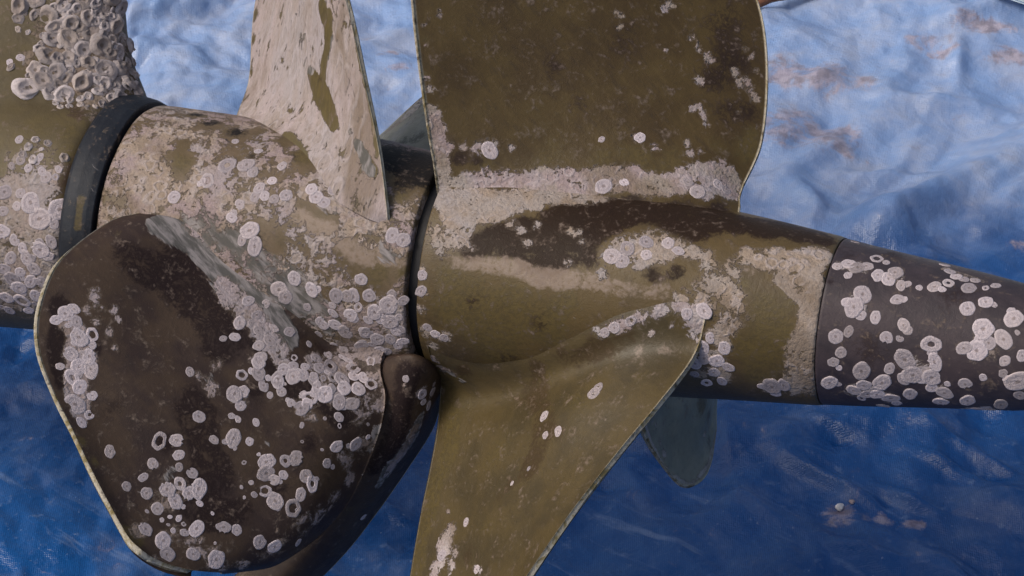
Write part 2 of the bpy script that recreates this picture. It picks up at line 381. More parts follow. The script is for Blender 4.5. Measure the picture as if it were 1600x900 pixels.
def tarp_mat():
    t = NT('blue tarpaulin'); co = t.coord()
    n1 = t.noise(5, 4, .6, co, .4); n2 = t.noise(24, 5, .65, co); n3 = t.noise(110, 3, .6, co); n4 = t.noise(330, 2, .55, co)
    c = t.mix(t.step(n1, .35, .65), (.002, .045, .170), (.004, .062, .220))
    # paler far end: brighter sky light there is painted into the cloth colour
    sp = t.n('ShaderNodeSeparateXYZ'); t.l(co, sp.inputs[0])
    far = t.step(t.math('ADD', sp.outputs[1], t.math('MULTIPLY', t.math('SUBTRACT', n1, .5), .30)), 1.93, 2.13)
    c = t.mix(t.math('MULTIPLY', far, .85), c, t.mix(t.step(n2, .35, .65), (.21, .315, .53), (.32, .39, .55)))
    d = t.math('MULTIPLY', t.step(n2, .50, .75), t.math('ADD', .16, t.math('MULTIPLY', far, .25)))
    c = t.mix(d, c, (.30, .32, .38))
    c = t.mix(t.math('MULTIPLY', t.step(n3, .60, .74), .22), c, (.22, .28, .40))
    c = t.mix(t.math('MULTIPLY', t.step(n4, .70, .76), .30), c, (.36, .40, .48))
    st = t.attr('stain'); x = t.math('ADD', st, t.math('MULTIPLY', t.math('SUBTRACT', t.noise(48, 6, .75, co, .5), .5), 3.6))
    c = t.mix(t.math('MULTIPLY', t.step(x, .35, 1.05), .7), c, t.mix(t.step(n3, .4, .6), (.20, .145, .14), (.36, .29, .31)))
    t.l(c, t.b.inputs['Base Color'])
    t.l(t.math('ADD', .22, t.math('MULTIPLY', n2, .25)), t.b.inputs['Roughness']); t.b.inputs['Specular IOR Level'].default_value = .4
    mq = t.n('ShaderNodeMapping'); t.l(co, mq.inputs[0]); mq.inputs[2].default_value = (0, 0, R(38))
    mw = t.n('ShaderNodeMapping'); t.l(mq.outputs[0], mw.inputs[0]); mw.inputs[3].default_value = (9, 70, 30)
    rub = t.math('MULTIPLY', t.step(t.noise(1.0, 4, .6, mw.outputs[0]), .58, .72), t.step(n1, .42, .60))
    c = t.mix(t.math('MULTIPLY', rub, .30), c, (.26, .33, .46)); t.l(c, t.b.inputs['Base Color'])      # scuffs along the pull of the cloth
    wv = t.n('ShaderNodeTexWave'); wv.inputs['Scale'].default_value = 230; t.l(co, wv.inputs['Vector'])
    wv2 = t.n('ShaderNodeTexWave', bands_direction='Y'); wv2.inputs['Scale'].default_value = 230; t.l(co, wv2.inputs['Vector'])
    mv = t.n('ShaderNodeMapping'); t.l(mq.outputs[0], mv.inputs[0]); mv.inputs[3].default_value = (24, 44, 20)
    cx = t.vor(1.0, mv.outputs[0], 'F1'); h = t.math('ADD', t.math('MULTIPLY', cx, .55), t.math('MULTIPLY', n3, .40)); h = t.math('ADD', h, t.math('MULTIPLY', t.math('ADD', wv.outputs['Fac'], wv2.outputs['Fac']), .02)); h = t.math('ADD', h, t.math('MULTIPLY', n2, .6))
    t.l(t.bump(h, .55, .006), t.b.inputs['Normal'])
    return t.m
M_tarp = tarp_mat()
tm = mesh('tarpaulin', V, Fc, M_tarp); tarp = link(bpy.data.objects.new('tarpaulin', tm))
tarp['label'] = 'wrinkled blue plastic tarpaulin spread under and behind the propellers'; tarp['category'] = 'tarpaulin'
stain = np.zeros(len(V))
def ground_m(px, py):
    g = on_ground(px, py, .05); return g
for (px, py, rx, ry) in ((1225, 88, 55, 24), (1290, 92, 60, 20), (1345, 98, 30, 14), (1235, 170, 60, 30), (1300, 182, 50, 24), (600, 60, 22, 6), (625, 85, 20, 6), (1330, 40, 0, 0), (1590, 355, 18, 12), (1455, 34, 34, 10), (1475, 50, 30, 7), (1535, 16, 46, 9), (1585, 52, 34, 9), (1313, 806, 26, 17), (1381, 811, 13, 10), (1352, 808, 10, 8), (1430, 820, 14, 9)):
    if not rx: continue
    g = ground_m(px, py); gx = ground_m(px + rx, py); gy = ground_m(px, py - ry)
    q = ((V[:, 0] - g.x) / (abs(gx.x - g.x))) ** 2 + ((V[:, 1] - g.y) / (abs(gy.y - g.y))) ** 2
    stain = np.maximum(stain, np.clip(1 - .4 * q, 0, 1))
at = tm.attributes.new('stain', 'FLOAT', 'POINT'); at.data.foreach_set('value', stain.astype(np.float32))
M_gr = simple('yard concrete', (.20, .19, .17), .85, .2, 30, .4)
gme = mesh('ground', [(-60, -60, -.03), (60, -60, -.03), (60, 60, -.03), (-60, 60, -.03)], [(0, 1, 2, 3)], M_gr, False)
gro = link(bpy.data.objects.new('ground', gme)); gro['kind'] = 'structure'

# ---------------------------------------------------------------- gearcase
T_RING0, T_RING1 = -.218, -.202
case = thing('gearcase', 'olive brown gearcase with leg, crusted with barnacles beside the black ring', 'gearcase', t0=-.26)
def gearcase_mesh():
    bm = bmesh.new()
    prof = [(-.62, .004), (-.60, .025), (-.55, .048), (-.47, .068), (-.38, .079), (-.30, .0800), (-.232, .0765), (-.224, .0752), (-.2195, .068), (-.2195, .004)]
    V, Fc = revolve(prof, 96, 80)
    vs = [bm.verts.new(v) for v in V]
    for f in Fc: bm.faces.new([vs[i] for i in f])
    ns = 96
    bm.faces.new(list(reversed(vs[:ns]))); bm.faces.new(vs[-ns:])
    # the leg: aerofoil sections stacked upwards
    rings = []
    for up in np.linspace(.02, .46, 24):
        e = math.exp(-max(0, up - .07) / .038)
        te = -.244 + .036 * e; le = -.56 + .03 * up; th = .047 + .030 * e
        r = []
        for k in range(48):
            a = 2 * math.pi * k / 48
            x = (1 + math.cos(a)) / 2
            yy = th * math.copysign(abs(math.sin(a)) ** .75, math.sin(a)) * (1 - .25 * x)
            r.append(bm.verts.new((le + (te - le) * x, up, yy)))
        rings.append(r)
    for a, b in zip(rings[:-1], rings[1:]):
        for k in range(48): bm.faces.new((a[k], b[k], b[(k + 1) % 48], a[(k + 1) % 48]))
    bm.faces.new(rings[0]); bm.faces.new(list(reversed(rings[-1])))
    bmesh.ops.recalc_face_normals(bm, faces=bm.faces)
    me = bpy.data.meshes.new('tmp'); bm.to_mesh(me); bm.free()
    o = bpy.data.objects.new('tmp', me); C.objects.link(o)
    m = o.modifiers.new('r', 'REMESH'); m.mode = 'VOXEL'; m.voxel_size = .0032
    m2 = o.modifiers.new('s', 'SMOOTH'); m2.iterations = 14; m2.factor = .5
    dg = bpy.context.evaluated_depsgraph_get(); ev = o.evaluated_get(dg); e = ev.to_mesh()
    V = [tuple(v.co) for v in e.vertices]; Fc = [tuple(p.vertices) for p in e.polygons]
    ev.to_mesh_clear(); bpy.data.objects.remove(o); bpy.data.meshes.remove(me)
    return V, Fc
V, Fc = gearcase_mesh()
housing = Part('housing', V, Fc, M_case, case, -.26)
housing.paint(crust=[(20, 300, 30), (60, 300, 30), (10, 350, 35), (60, 350, 40), (30, 420, 45), (70, 420, 40), (20, 470, 40), (70, 470, 30), (100, 350, 18), (80, 270, 14), (50, 240, 22, .7), (20, 245, 14, .7),
                     (150, 185, 9), (140, 250, 8), (130, 300, 8), (110, 60, 45), (140, 20, 40), (120, 120, 45), (170, 120, 40), (175, 60, 30), (90, 110, 20), (150, 150, 18), (40, 90, 9, .7), (25, 10, 8, .7)],
              dark=[(120, 170, 22, .8), (70, 300, 30, .7), (100, 280, 22, .8), (200, 100, 25), (185, 60, 20), (120, 100, 40, .6), (40, 440, 40, .6)],
              green=[(103, 215, 14), (98, 240, 13), (110, 200, 8), (60, 200, 25, .6), (20, 130, 60, .5), (20, 40, 50, .4)])
V, Fc = revolve([(-.2225, .060), (-.2225, .0752), (-.220, .0768), (T_RING0 + .004, .0770), (T_RING1 - .004, .0758), (T_RING1, .0742), (T_RING1, .050)], 180, 40)
ring = Part('rubber_ring', V, Fc, M_rubber, case, -.26)
ring.paint(crust=[(195, 160, 5, .6), (165, 200, 6, .5), (215, 150, 6, .5)], grey=ln((130, 340, 7, .2), (150, 250, 7, .2)), green=ln((120, 360, 4, .9), (128, 310, 4, .8)))

# ---------------------------------------------------------------- front propeller
fp = thing('front_propeller', 'front propeller with pale scaled hub next to the black ring', 'propeller', t0=-.10)
prof = [(T_RING1 + .002, .045), (T_RING1 + .002, .0710), (T_RING1 + .005, .0728), (-.19, .0732), (-.14, .0726), (-.09, .0718), (-.05, .0702), (-.02, .0668), (-.007, .0654), (-.0042, .0646), (-.0035, .0630), (-.0035, .050)]
V, Fc = revolve(prof, 260, 150)
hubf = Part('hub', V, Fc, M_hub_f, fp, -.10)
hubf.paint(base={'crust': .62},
           crust=ln((300, 345, 12, -.12), (370, 385, 18, -.14), (440, 445, 18, -.12), (500, 490, 14, -.1)) + [(470, 470, 40, -.25), (540, 490, 50, -.25), (590, 440, 30, -.3), (430, 380, 30, -.3), (360, 230, 30, -.25), (400, 290, 30, -.15), (280, 245, 17, -1.0), (275, 270, 14, -.9), (288, 222, 11, -.9), (370, 212, 17, -1), (330, 198, 14, -1), (310, 180, 11, -.9), (400, 205, 10, -.8), (450, 222, 13, -1), (470, 248, 15, -1), (480, 262, 10, -.9),
                  (475, 332, 14, -1), (500, 345, 15, -1), (520, 352, 12, -.9), (405, 365, 15, -.8), (430, 375, 15, -.8), (590, 420, 20, -1), (560, 410, 15, -.9), (625, 420, 12, -.8), (600, 440, 12, -.8), (545, 395, 18, -.7), (600, 405, 14, -.7),
                  (635, 250, 45, -1), (665, 270, 30, -1), (610, 255, 30, -1), (625, 300, 16, -.9), (450, 480, 18, -.5), (470, 530, 15, -.6),
                  (230, 300, 30, .9), (210, 250, 25, .9), (230, 220, 20, .9), (320, 300, 30, .75), (540, 300, 30, .9), (560, 340, 26, .8), (580, 530, 30, .9), (540, 500, 25, .8), (610, 500, 20, .9)],
           dark=ln((596, 225, 16, 1.0), (640, 250, 40, 1.0), (668, 262, 26, 1.0)) + ln((405, 400, 12, .8), (430, 440, 14, .8), (470, 500, 16, .8), (500, 540, 14, .7)) + [(330, 192, 16), (300, 178, 12), (375, 206, 15), (635, 240, 45), (665, 262, 30), (610, 245, 32), (620, 285, 18, .7), (470, 545, 22, .7), (440, 500, 20, .5), (405, 375, 16, .6), (380, 180, 10), (440, 190, 14, .6)],  # dark coating, plus shade behind the upper blade painted near-black at the aft end
           green=[(285, 250, 20), (470, 245, 20), (500, 345, 20, .6), (590, 425, 22), (628, 400, 10), (628, 430, 10), (620, 310, 18, .8), (230, 325, 20, .5)],
           worn=ln((455, 335, 9, .7), (500, 360, 13, .9), (545, 384, 15, 1.0), (600, 402, 13, .9), (628, 412, 8, .6)) + [ (225, 330, 22, .7), (270, 330, 20, .6)],
           grey=ln((300, 345, 16, .9), (370, 385, 24, 1.0), (440, 445, 24, 1.0), (510, 500, 20, .9)) + [(550, 340, 22), (520, 320, 18), (580, 350, 14, .8), (610, 400, 14), (610, 385, 12), (350, 370, 22), (340, 350, 18), (385, 395, 20), (420, 440, 20), (400, 420, 18), (450, 480, 16), (420, 520, 25, .7)])
V, Fc = revolve([(-.012, .020), (-.012, .0585), (.012, .0585), (.012, .020)], 120, 24)
seal = Part('seal', V, Fc, M_seal, fp, -.10)

# upper blade
rows = [[(362, 200, .020), (420, 245, .045), (500, 300, .062), (570, 340, .066), (606, 352, .062)],
        [(370, 178, .000), (425, 205, .030), (495, 250, .053), (560, 290, .062), (603, 318, .066)],
        [(388, 128, -.018), (430, 150, .012), (490, 180, .035), (545, 205, .052), (589, 222, .060)],
        [(394, 60, -.030), (432, 70, .000), (480, 85, .024), (525, 100, .045), (567, 118, .058)],
        [(400, 0, -.042), (432, 0, -.012), (470, 0, .015), (505, 0, .038), (541, 0, .055)],
        [(412, -60, -.050), (436, -68, -.022), (465, -74, .004), (492, -72, .028), (518, -62, .046)],
        [(430, -95, -.050), (446, -102, -.028), (464, -106, -.006), (482, -104, .015), (500, -98, .034)]]
bt = blade(rows, .012, M_bl_pale, fp, -.10, edge_sides=(True, True, True), wav=.0006)
bt.paint(base={'crust': .92},
         crust=ln((484, 112, 7, -1.0), (505, 155, 14, -1.1), (524, 196, 7, -1.0)) + ln((502, 5, 8, -.9), (514, 62, 7, -.8)) + ln((448, 215, 9, -1.3), (474, 262, 10, -1.3)) + ln((560, 225, 5, -1.2), (584, 268, 7, -1.2)) + ln((394, 15, 7, -1.2), (390, 110, 6, -1.2)) + ln((560, 40, 4, -.7), (575, 130, 5, -.7), (592, 230, 5, -.7)) + [(492, 125, 9, -1.1), (500, 150, 12, -1.2), (512, 172, 12, -1.2), (520, 190, 8, -1), (505, 25, 8, -1.1), (510, 55, 7, -1), (455, 175, 6, -.9), (562, 225, 8, -.9), (575, 260, 10, -.9), (548, 205, 6, -.7), (470, 60, 10, -.5), (450, 255, 12, -1.0), (470, 265, 10, -.9), (396, 60, 9, -1), (392, 110, 8, -1), (400, 20, 9, -.9), (590, 240, 6, -.7)],
         grey=ln((462, 0, 12, 1.0), (472, 60, 13, 1.0), (484, 110, 9, .9)) + ln((520, 60, 8, .8), (535, 140, 13, 1.0), (556, 210, 12, .9), (580, 270, 9, .8)) + [(468, 20, 14), (472, 55, 12), (480, 85, 12), (490, 105, 8), (530, 130, 14, .9), (540, 170, 13, .9), (550, 200, 11, .8), (515, 90, 9, .8), (520, 40, 10, .8)],
         green=ln((486, 110, 6, 1.0), (504, 150, 12, 1.0), (522, 195, 7, 1.0)) + ln((503, 10, 8, 1.0), (512, 60, 6, 1.0)) + [(396, 60, 14), (400, 15, 14), (392, 110, 10), (505, 150, 20), (562, 225, 12), (582, 260, 12), (575, 180, 8), (595, 280, 10)],
         dark=[(500, 125, 5, .7), (478, 95, 6, .7), (372, 180, 10, .8), (400, 165, 8, .6)], worn=[(430, 20, 16, .6), (580, 200, 12, .6)])
# near lower blade (port side)
rows = [[(222, 330, 'h-.002'), (290, 345, 'h-.002'), (362, 390, 'h-.002'), (428, 436, 'h-.002'), (495, 482, 'h-.002'), (555, 520, 'h-.002'), (600, 545, 'h-.002')],
        [(168, 347, 0.088), (238, 344, 0.0815), (318, 398, 'h+.003'), (392, 450, 'h+.002'), (462, 500, 'h+.002'), (528, 545, 'h+.003'), (594, 578, 0.036)],
        [(94, 406, 0.126), (180, 415, 0.11), (275, 460, 0.092), (358, 510, 0.082), (440, 562, 0.07), (528, 604, 0.055), (602, 620, 0.038)],
        [(62, 480, 0.142), (150, 505, 0.127), (240, 545, 0.11), (330, 590, 0.094), (420, 635, 0.078), (515, 668, 0.061), (594, 672, 0.036)],
        [(60, 545, 0.148), (140, 580, 0.134), (228, 620, 0.12), (318, 660, 0.103), (408, 700, 0.086), (500, 726, 0.066), (570, 736, 0.034)],
        [(82, 610, 0.15), (150, 650, 0.136), (230, 690, 0.122), (315, 728, 0.106), (402, 762, 0.088), (488, 786, 0.068), (543, 788, 0.034)],
        [(112, 670, 0.15), (165, 712, 0.138), (235, 750, 0.124), (315, 785, 0.108), (395, 812, 0.09), (468, 828, 0.07), (506, 832, 0.040)],
        [(140, 728, 0.148), (185, 770, 0.137), (245, 803, 0.124), (315, 832, 0.109), (385, 852, 0.092), (440, 860, 0.074), (464, 864, 0.06)],
        [(170, 785, 0.145), (208, 820, 0.135), (255, 845, 0.124), (312, 866, 0.11), (368, 878, 0.094), (410, 882, 0.078), (424, 886, 0.066)],
        [(200, 838, 0.141), (228, 860, 0.132), (260, 876, 0.123), (305, 888, 0.111), (345, 892, 0.098), (370, 892, 0.086), (378, 894, 0.076)],
        [(222, 860, 0.138), (242, 873, 0.13), (268, 883, 0.122), (302, 891, 0.112), (330, 894, 0.101), (345, 895, 0.092), (345, 897, 0.084)]]
bn = blade(rows, .012, M_bl_dark, fp, -.10, hub=hubf, nu=130, nv=140, edge_sides=(True, False, True), rim=.0024, wav=.0003)
bn.paint(crust=ln((290, 350, 8, .55), (362, 396, 12, .6), (430, 442, 14, .7), (495, 492, 16, .75), (560, 535, 16, .8), (600, 560, 12, .8)) + ln((345, 440, 9, .9), (380, 480, 16, .95), (410, 520, 16, .95), (440, 560, 14, .9)) + ln((100, 495, 10, 1.0), (125, 530, 16, 1.0), (120, 590, 14, 1.0), (118, 640, 11, 1.0)) + [(105, 490, 12), (92, 505, 9), (122, 510, 9), (122, 535, 14), (112, 560, 13), (140, 560, 13), (125, 590, 14), (120, 620, 13), (118, 640, 11), (130, 660, 6), (147, 455, 9), (150, 468, 6), (135, 483, 7), (152, 500, 7), (176, 485, 6), (160, 480, 4), (173, 520, 6), (185, 500, 4), (180, 545, 5),
                (365, 460, 12, .9), (378, 478, 14, .9), (395, 500, 15, .9), (410, 520, 14, .9), (340, 450, 8, .8), (375, 505, 9, .9), (420, 545, 12, .8), (440, 570, 14, .8), (500, 570, 16, .8), (540, 570, 22, .85), (580, 565, 18, .9), (600, 590, 14, .8), (520, 610, 16, .7), (480, 640, 15, .6), (560, 640, 18, .7), (590, 630, 14, .8), (580, 700, 14, .7), (540, 720, 14, .6), (520, 780, 12, .6), (560, 760, 9, .7),
                (260, 840, 14, .75), (300, 850, 18, .65), (340, 870, 16, .75), (220, 830, 10, .8), (275, 775, 22, .6), (240, 870, 8, .8), (380, 880, 12, .7), (470, 825, 18, .62), (440, 840, 14, .6), (500, 800, 14, .5), (420, 860, 12, .6), (205, 790, 8, .6),
                (340, 570, 10, .6), (330, 600, 14, .5), (395, 560, 10, .6), (310, 590, 9, .5), (375, 625, 12, .7), (660, 610, 8), (672, 630, 8), (565, 690, 10, .6), (545, 750, 9, .5)],
         grey=ln((245, 350, 12, 1.0), (300, 378, 20, 1.0), (345, 412, 24, 1.0), (400, 470, 24, 1.0), (450, 525, 18, .9)) + [(250, 352, 12, .9), (280, 372, 18, .9), (305, 390, 16), (325, 400, 16), (345, 425, 16), (360, 445, 14), (385, 455, 12), (400, 480, 12), (420, 500, 12), (450, 535, 14), (640, 690, 10, .8), (630, 705, 9, .8), (615, 725, 9, .7), (655, 660, 6, .7), (330, 590, 12, .6), (265, 740, 14, .6), (610, 770, 5, .7), (230, 820, 8, .7), (430, 600, 8, .5), (420, 690, 10, .5)],
         green=[(218, 845, 12), (200, 830, 9), (150, 720, 7, .9), (130, 690, 7, .9), (180, 340, 10, .5), (540, 780, 12, .4)],
         dark=ln((95, 470, 14, .9), (85, 530, 10, .9), (95, 600, 10, .9), (150, 540, 12, .8)) + ln((200, 400, 26, .6), (280, 430, 34, .7), (340, 480, 34, .75), (350, 540, 26, .7)) + ln((400, 540, 12, .9), (450, 600, 14, .9), (540, 650, 16, .7)) + ln((300, 620, 20, .6), (330, 720, 26, .7), (300, 800, 22, .7), (380, 800, 22, .6)) + [(260, 690, 16, .8), (400, 620, 16, .8), (480, 700, 20, .7), (440, 760, 18, .7), (170, 640, 20, .5)])
# blade hanging below the hub, half hidden by the near one
rows = [[(575, 560, 'h-.003'), (610, 556, 'h-.002'), (642, 556, 'h-.001'), (668, 566, 'h-.002'), (684, 580, -.012)],
        [(572, 590, .026), (606, 568, .036), (645, 558, .041), (676, 570, .028), (691, 590, .002)],
        [(568, 640, .022), (604, 625, .033), (640, 612, .036), (670, 612, .023), (691, 618, -.004)],
        [(540, 700, .012), (580, 690, .022), (618, 680, .025), (652, 674, .014), (678, 668, -.012)],
        [(490, 770, .002), (530, 762, .012), (568, 752, .015), (606, 742, .004), (638, 732, -.020)],
        [(430, 840, -.006), (470, 834, .002), (514, 826, .005), (554, 814, -.006), (590, 800, -.028)],
        [(360, 905, -.012), (404, 902, -.004), (452, 894, -.001), (498, 884, -.012), (538, 866, -.034)],
        [(290, 965, -.018), (334, 964, -.012), (384, 960, -.008), (432, 950, -.018), (474, 930, -.038)],
        [(250, 1000, -.022), (286, 1004, -.018), (330, 1004, -.014), (376, 998, -.022), (416, 980, -.038)]]
bh = blade(rows, .012, M_bl_dark, fp, -.10, hub=hubf, nu=110, nv=80, edge_sides=(False, True, True), wav=.0002)
bh.paint(crust=ln((650, 668, 5, .9), (630, 705, 8, .9), (605, 742, 6, .8)) + [(660, 612, 7), (676, 612, 7), (670, 634, 8), (678, 600, 5), (610, 765, 4, .9), (570, 808, 5, .9), (632, 600, 3, .9)], grey=ln((660, 650, 6, .9), (640, 690, 11, 1.0), (618, 722, 11, .9), (590, 760, 6, .7)), dark=ln((640, 575, 16, .9), (630, 650, 14, .8), (590, 730, 14, .7)), green=[(540, 800, 14, .5)])
# far blade behind the hub
rows = [[(500, 340, -.040), (560, 335, -.048), (620, 330, -.050), (680, 325, -.048)],
        [(505, 300, -.070), (570, 285, -.078), (635, 265, -.080), (700, 240, -.078)],
        [(520, 275, -.105), (585, 245, -.112), (650, 205, -.114), (715, 160, -.112)],
        [(540, 255, -.140), (598, 207, -.148), (658, 152, -.150), (725, 105, -.148)]]
bf = blade(rows, .008, M_bl_back, fp, -.10, nu=60, nv=60, rim=.0024)
bf.paint(crust=ln((605, 205, 5, .9), (632, 183, 7, 1.0), (658, 158, 10, 1.0)), dark=[(650, 215, 14, .9), (630, 220, 12, .9)])

# ---------------------------------------------------------------- rear propeller
rp = thing('rear_propeller', 'rear olive bronze propeller with broad upright blade, ahead of dark cone', 'propeller', t0=.10)
T_END = .2395
prof = [(.0035, .048), (.0035, .0630), (.0045, .0648), (.010, .0650), (.05, .0638), (.10, .0614), (.14, .0588), (.175, .0555), (.205, .0528), (T_END - .003, .0497), (T_END, .0490), (T_END, .030)]
V, Fc = revolve(prof, 260, 160)
hubr = Part('hub', V, Fc, M_hub_r, rp, .10)
hubr.paint(crust=ln((695, 310, 20, 1.0), (760, 318, 22, 1.0), (850, 305, 18, 1.0), (940, 302, 18, .95), (1040, 305, 16, .9), (1140, 308, 18, .9)) + ln((1195, 400, 13, .9), (1240, 405, 17, 1.0), (1282, 402, 15, 1.0)) + ln((1268, 425, 14, 1.0), (1262, 490, 13, 1.0), (1256, 560, 17, 1.0), (1252, 612, 18, 1.0)) + ln((1225, 430, 12, .9), (1255, 460, 12, .9)) + [(700, 305, 20), (715, 340, 26), (735, 330, 25), (695, 375, 18), (720, 375, 16), (760, 315, 22), (780, 335, 15), (800, 305, 20), (860, 300, 20), (920, 295, 22), (980, 295, 18), (1040, 300, 16), (1100, 295, 20), (1135, 300, 20),
                  (955, 400, 14), (975, 390, 18), (1000, 380, 22), (1030, 385, 20), (1055, 385, 20), (1080, 395, 12), (1010, 405, 14), (1110, 405, 14), (1125, 440, 20), (1140, 465, 18), (1145, 500, 16), (1095, 470, 18), (1130, 525, 18), (1120, 560, 20), (1100, 585, 18), (1130, 590, 14), (1060, 470, 12), (1150, 420, 15), (1175, 400, 14),
                  (1205, 405, 15), (1240, 405, 18), (1278, 405, 16), (1235, 435, 12), (1280, 450, 12), (1283, 490, 10), (1270, 540, 12), (1268, 570, 15), (1272, 605, 14), (1250, 600, 10), (1262, 555, 10), (1210, 605, 16),
                  (658, 425, 8), (657, 455, 9), (657, 485, 8), (668, 515, 12), (690, 525, 11), (670, 540, 10), (742, 390, 6, .8), (815, 360, 7, .8), (825, 380, 7, .8), (840, 350, 8, .8), (800, 350, 9, .9), (900, 360, 9, .8), (910, 375, 6, .7), (890, 410, 6, .8), (940, 430, 8, .7)],
           dark=ln((735, 388, 12, 1.0), (790, 378, 24, 1.0), (860, 372, 38, 1.0), (930, 355, 34, 1.0)) + ln((900, 335, 26, 1.0), (1000, 325, 30, 1.0), (1100, 335, 32, 1.0), (1200, 352, 28, 1.0), (1290, 372, 22, 1.0)) + [(750, 380, 22), (790, 375, 28), (830, 372, 30), (880, 350, 34), (930, 345, 26), (880, 395, 24), (920, 405, 20), (960, 335, 24), (1010, 335, 22), (1060, 340, 25), (1110, 345, 26), (1150, 350, 28), (1200, 360, 24), (1250, 370, 22), (1290, 378, 14), (1020, 425, 14), (1060, 428, 14), (1090, 360, 20), (850, 500, 16, .5), (740, 470, 14, .5), (790, 560, 20, .5)],  # dark algae film, with the upright blade's shade painted in along the top
           green=[(1190, 470, 22), (1200, 510, 36), (1190, 560, 36), (1230, 530, 20), (1180, 590, 15), (700, 430, 20), (720, 470, 40), (800, 480, 45), (870, 480, 30), (760, 530, 45), (860, 520, 30), (1060, 430, 12), (1240, 460, 18), (1160, 440, 12)],
           worn=ln((705, 405, 8, .5), (740, 412, 9, .75), (800, 421, 11, .85), (855, 431, 13, 1.0), (900, 438, 11, .85), (950, 446, 9, .6), (1040, 456, 9, .45)) + [ (1170, 420, 10, .6), (1240, 420, 14, .6)])  # long pale strip is the hub's specular highlight painted as colour
# upright blade
rows = [[(688, 330, .045), (760, 345, .048), (850, 345, .044), (940, 340, .036), (1030, 340, .028), (1100, 345, .020), (1152, 352, .012)],
        [(684, 296, .047), (760, 306, .044), (850, 300, .038), (940, 298, .030), (1030, 300, .022), (1100, 306, .013), (1156, 322, .002)],
        [(680, 262, .050), (762, 270, .042), (850, 266, .034), (940, 262, .025), (1030, 264, .014), (1105, 270, .004), (1160, 295, -.008)],
        [(669, 195, .054), (760, 200, .042), (850, 200, .030), (940, 200, .018), (1030, 200, .005), (1115, 205, -.008), (1190, 222, -.022)],
        [(657, 110, .058), (755, 112, .042), (850, 112, .027), (945, 112, .012), (1035, 112, -.003), (1120, 112, -.019), (1199, 116, -.036)],
        [(647, 20, .060), (750, 20, .043), (850, 20, .026), (945, 20, .008), (1030, 20, -.009), (1110, 20, -.026), (1189, 22, -.045)],
        [(645, -50, .060), (748, -62, .043), (845, -68, .025), (935, -70, .006), (1015, -68, -.012), (1090, -60, -.030), (1160, -45, -.048)],
        [(668, -105, .056), (755, -118, .040), (840, -125, .024), (920, -126, .006), (992, -122, -.012), (1055, -112, -.028), (1110, -95, -.042)]]
bu = blade(rows, .013, M_bl_top, rp, .10, nu=120, nv=120, edge_sides=(True, True, True), wav=.0006)
bu.paint(crust=ln((690, 300, 20, 1.0), (760, 298, 20, 1.0), (850, 288, 18, 1.0), (940, 284, 19, 1.0), (1040, 284, 17, 1.0), (1110, 274, 19, 1.0), (1145, 290, 16, 1.0)) + ln((672, 175, 9, 1.0), (684, 215, 11, 1.0), (690, 262, 10, 1.0)) + [(668, 125, 7), (672, 140, 7), (675, 180, 10), (678, 205, 10), (690, 200, 8), (688, 235, 11), (695, 262, 9), (705, 228, 6), (725, 228, 6), (745, 230, 6), (765, 235, 12), (690, 15, 5, .8), (688, 25, 4), (662, 40, 3), (663, 70, 4), (800, 232, 5, .7),
                (1080, 62, 5), (1092, 75, 6), (1105, 85, 6), (1112, 95, 4), (1090, 125, 7), (1083, 170, 5), (1092, 168, 5), (1100, 182, 7), (1106, 196, 6), (1148, 112, 7), (1155, 128, 7), (1165, 130, 8), (1172, 140, 9), (1180, 155, 7), (1182, 110, 4), (1175, 90, 5, .8), (1166, 75, 5, .8), (1034, 18, 8, .8), (1045, 10, 7, .8), (970, 24, 6, .8), (960, 20, 4), (968, 42, 4),
                (997, 218, 7, .9), (1025, 230, 7, .8), (1075, 225, 6), (1080, 240, 6), (1095, 235, 6, .8), (1040, 80, 3), (1155, 175, 4, .8), (1185, 200, 5, .8),
                (715, 295, 18), (760, 302, 17), (800, 293, 15), (850, 288, 16), (890, 280, 13), (930, 288, 18), (975, 282, 16), (1010, 292, 16), (1045, 285, 13), (1075, 282, 13), (1100, 270, 14), (1118, 262, 14), (1135, 275, 14), (1140, 300, 12), (1100, 300, 14), (690, 310, 16)],
         dark=[(1150, 90, 30, .85), (1175, 180, 18, .8), (1110, 120, 26, .7), (1130, 30, 30, .6), (980, 60, 30, .4), (860, 110, 20, .5), (900, 160, 18, .4), (690, 250, 14, .6), (720, 245, 14, .8), (750, 255, 10, .7), (1140, 180, 20, .7), (770, 325, 10), (850, 330, 16), (920, 328, 20), (990, 325, 20), (1060, 328, 20), (1120, 332, 20)],
         green=[(1000, 255, 30, .9), (940, 250, 26, .8), (1050, 250, 22, .8), (1165, 240, 22), (1178, 210, 12, .8), (850, 250, 36, .6), (760, 270, 22, .8), (660, 60, 9, .8), (665, 120, 9, .8), (850, 180, 50, .3), (1120, 225, 14, .6)])
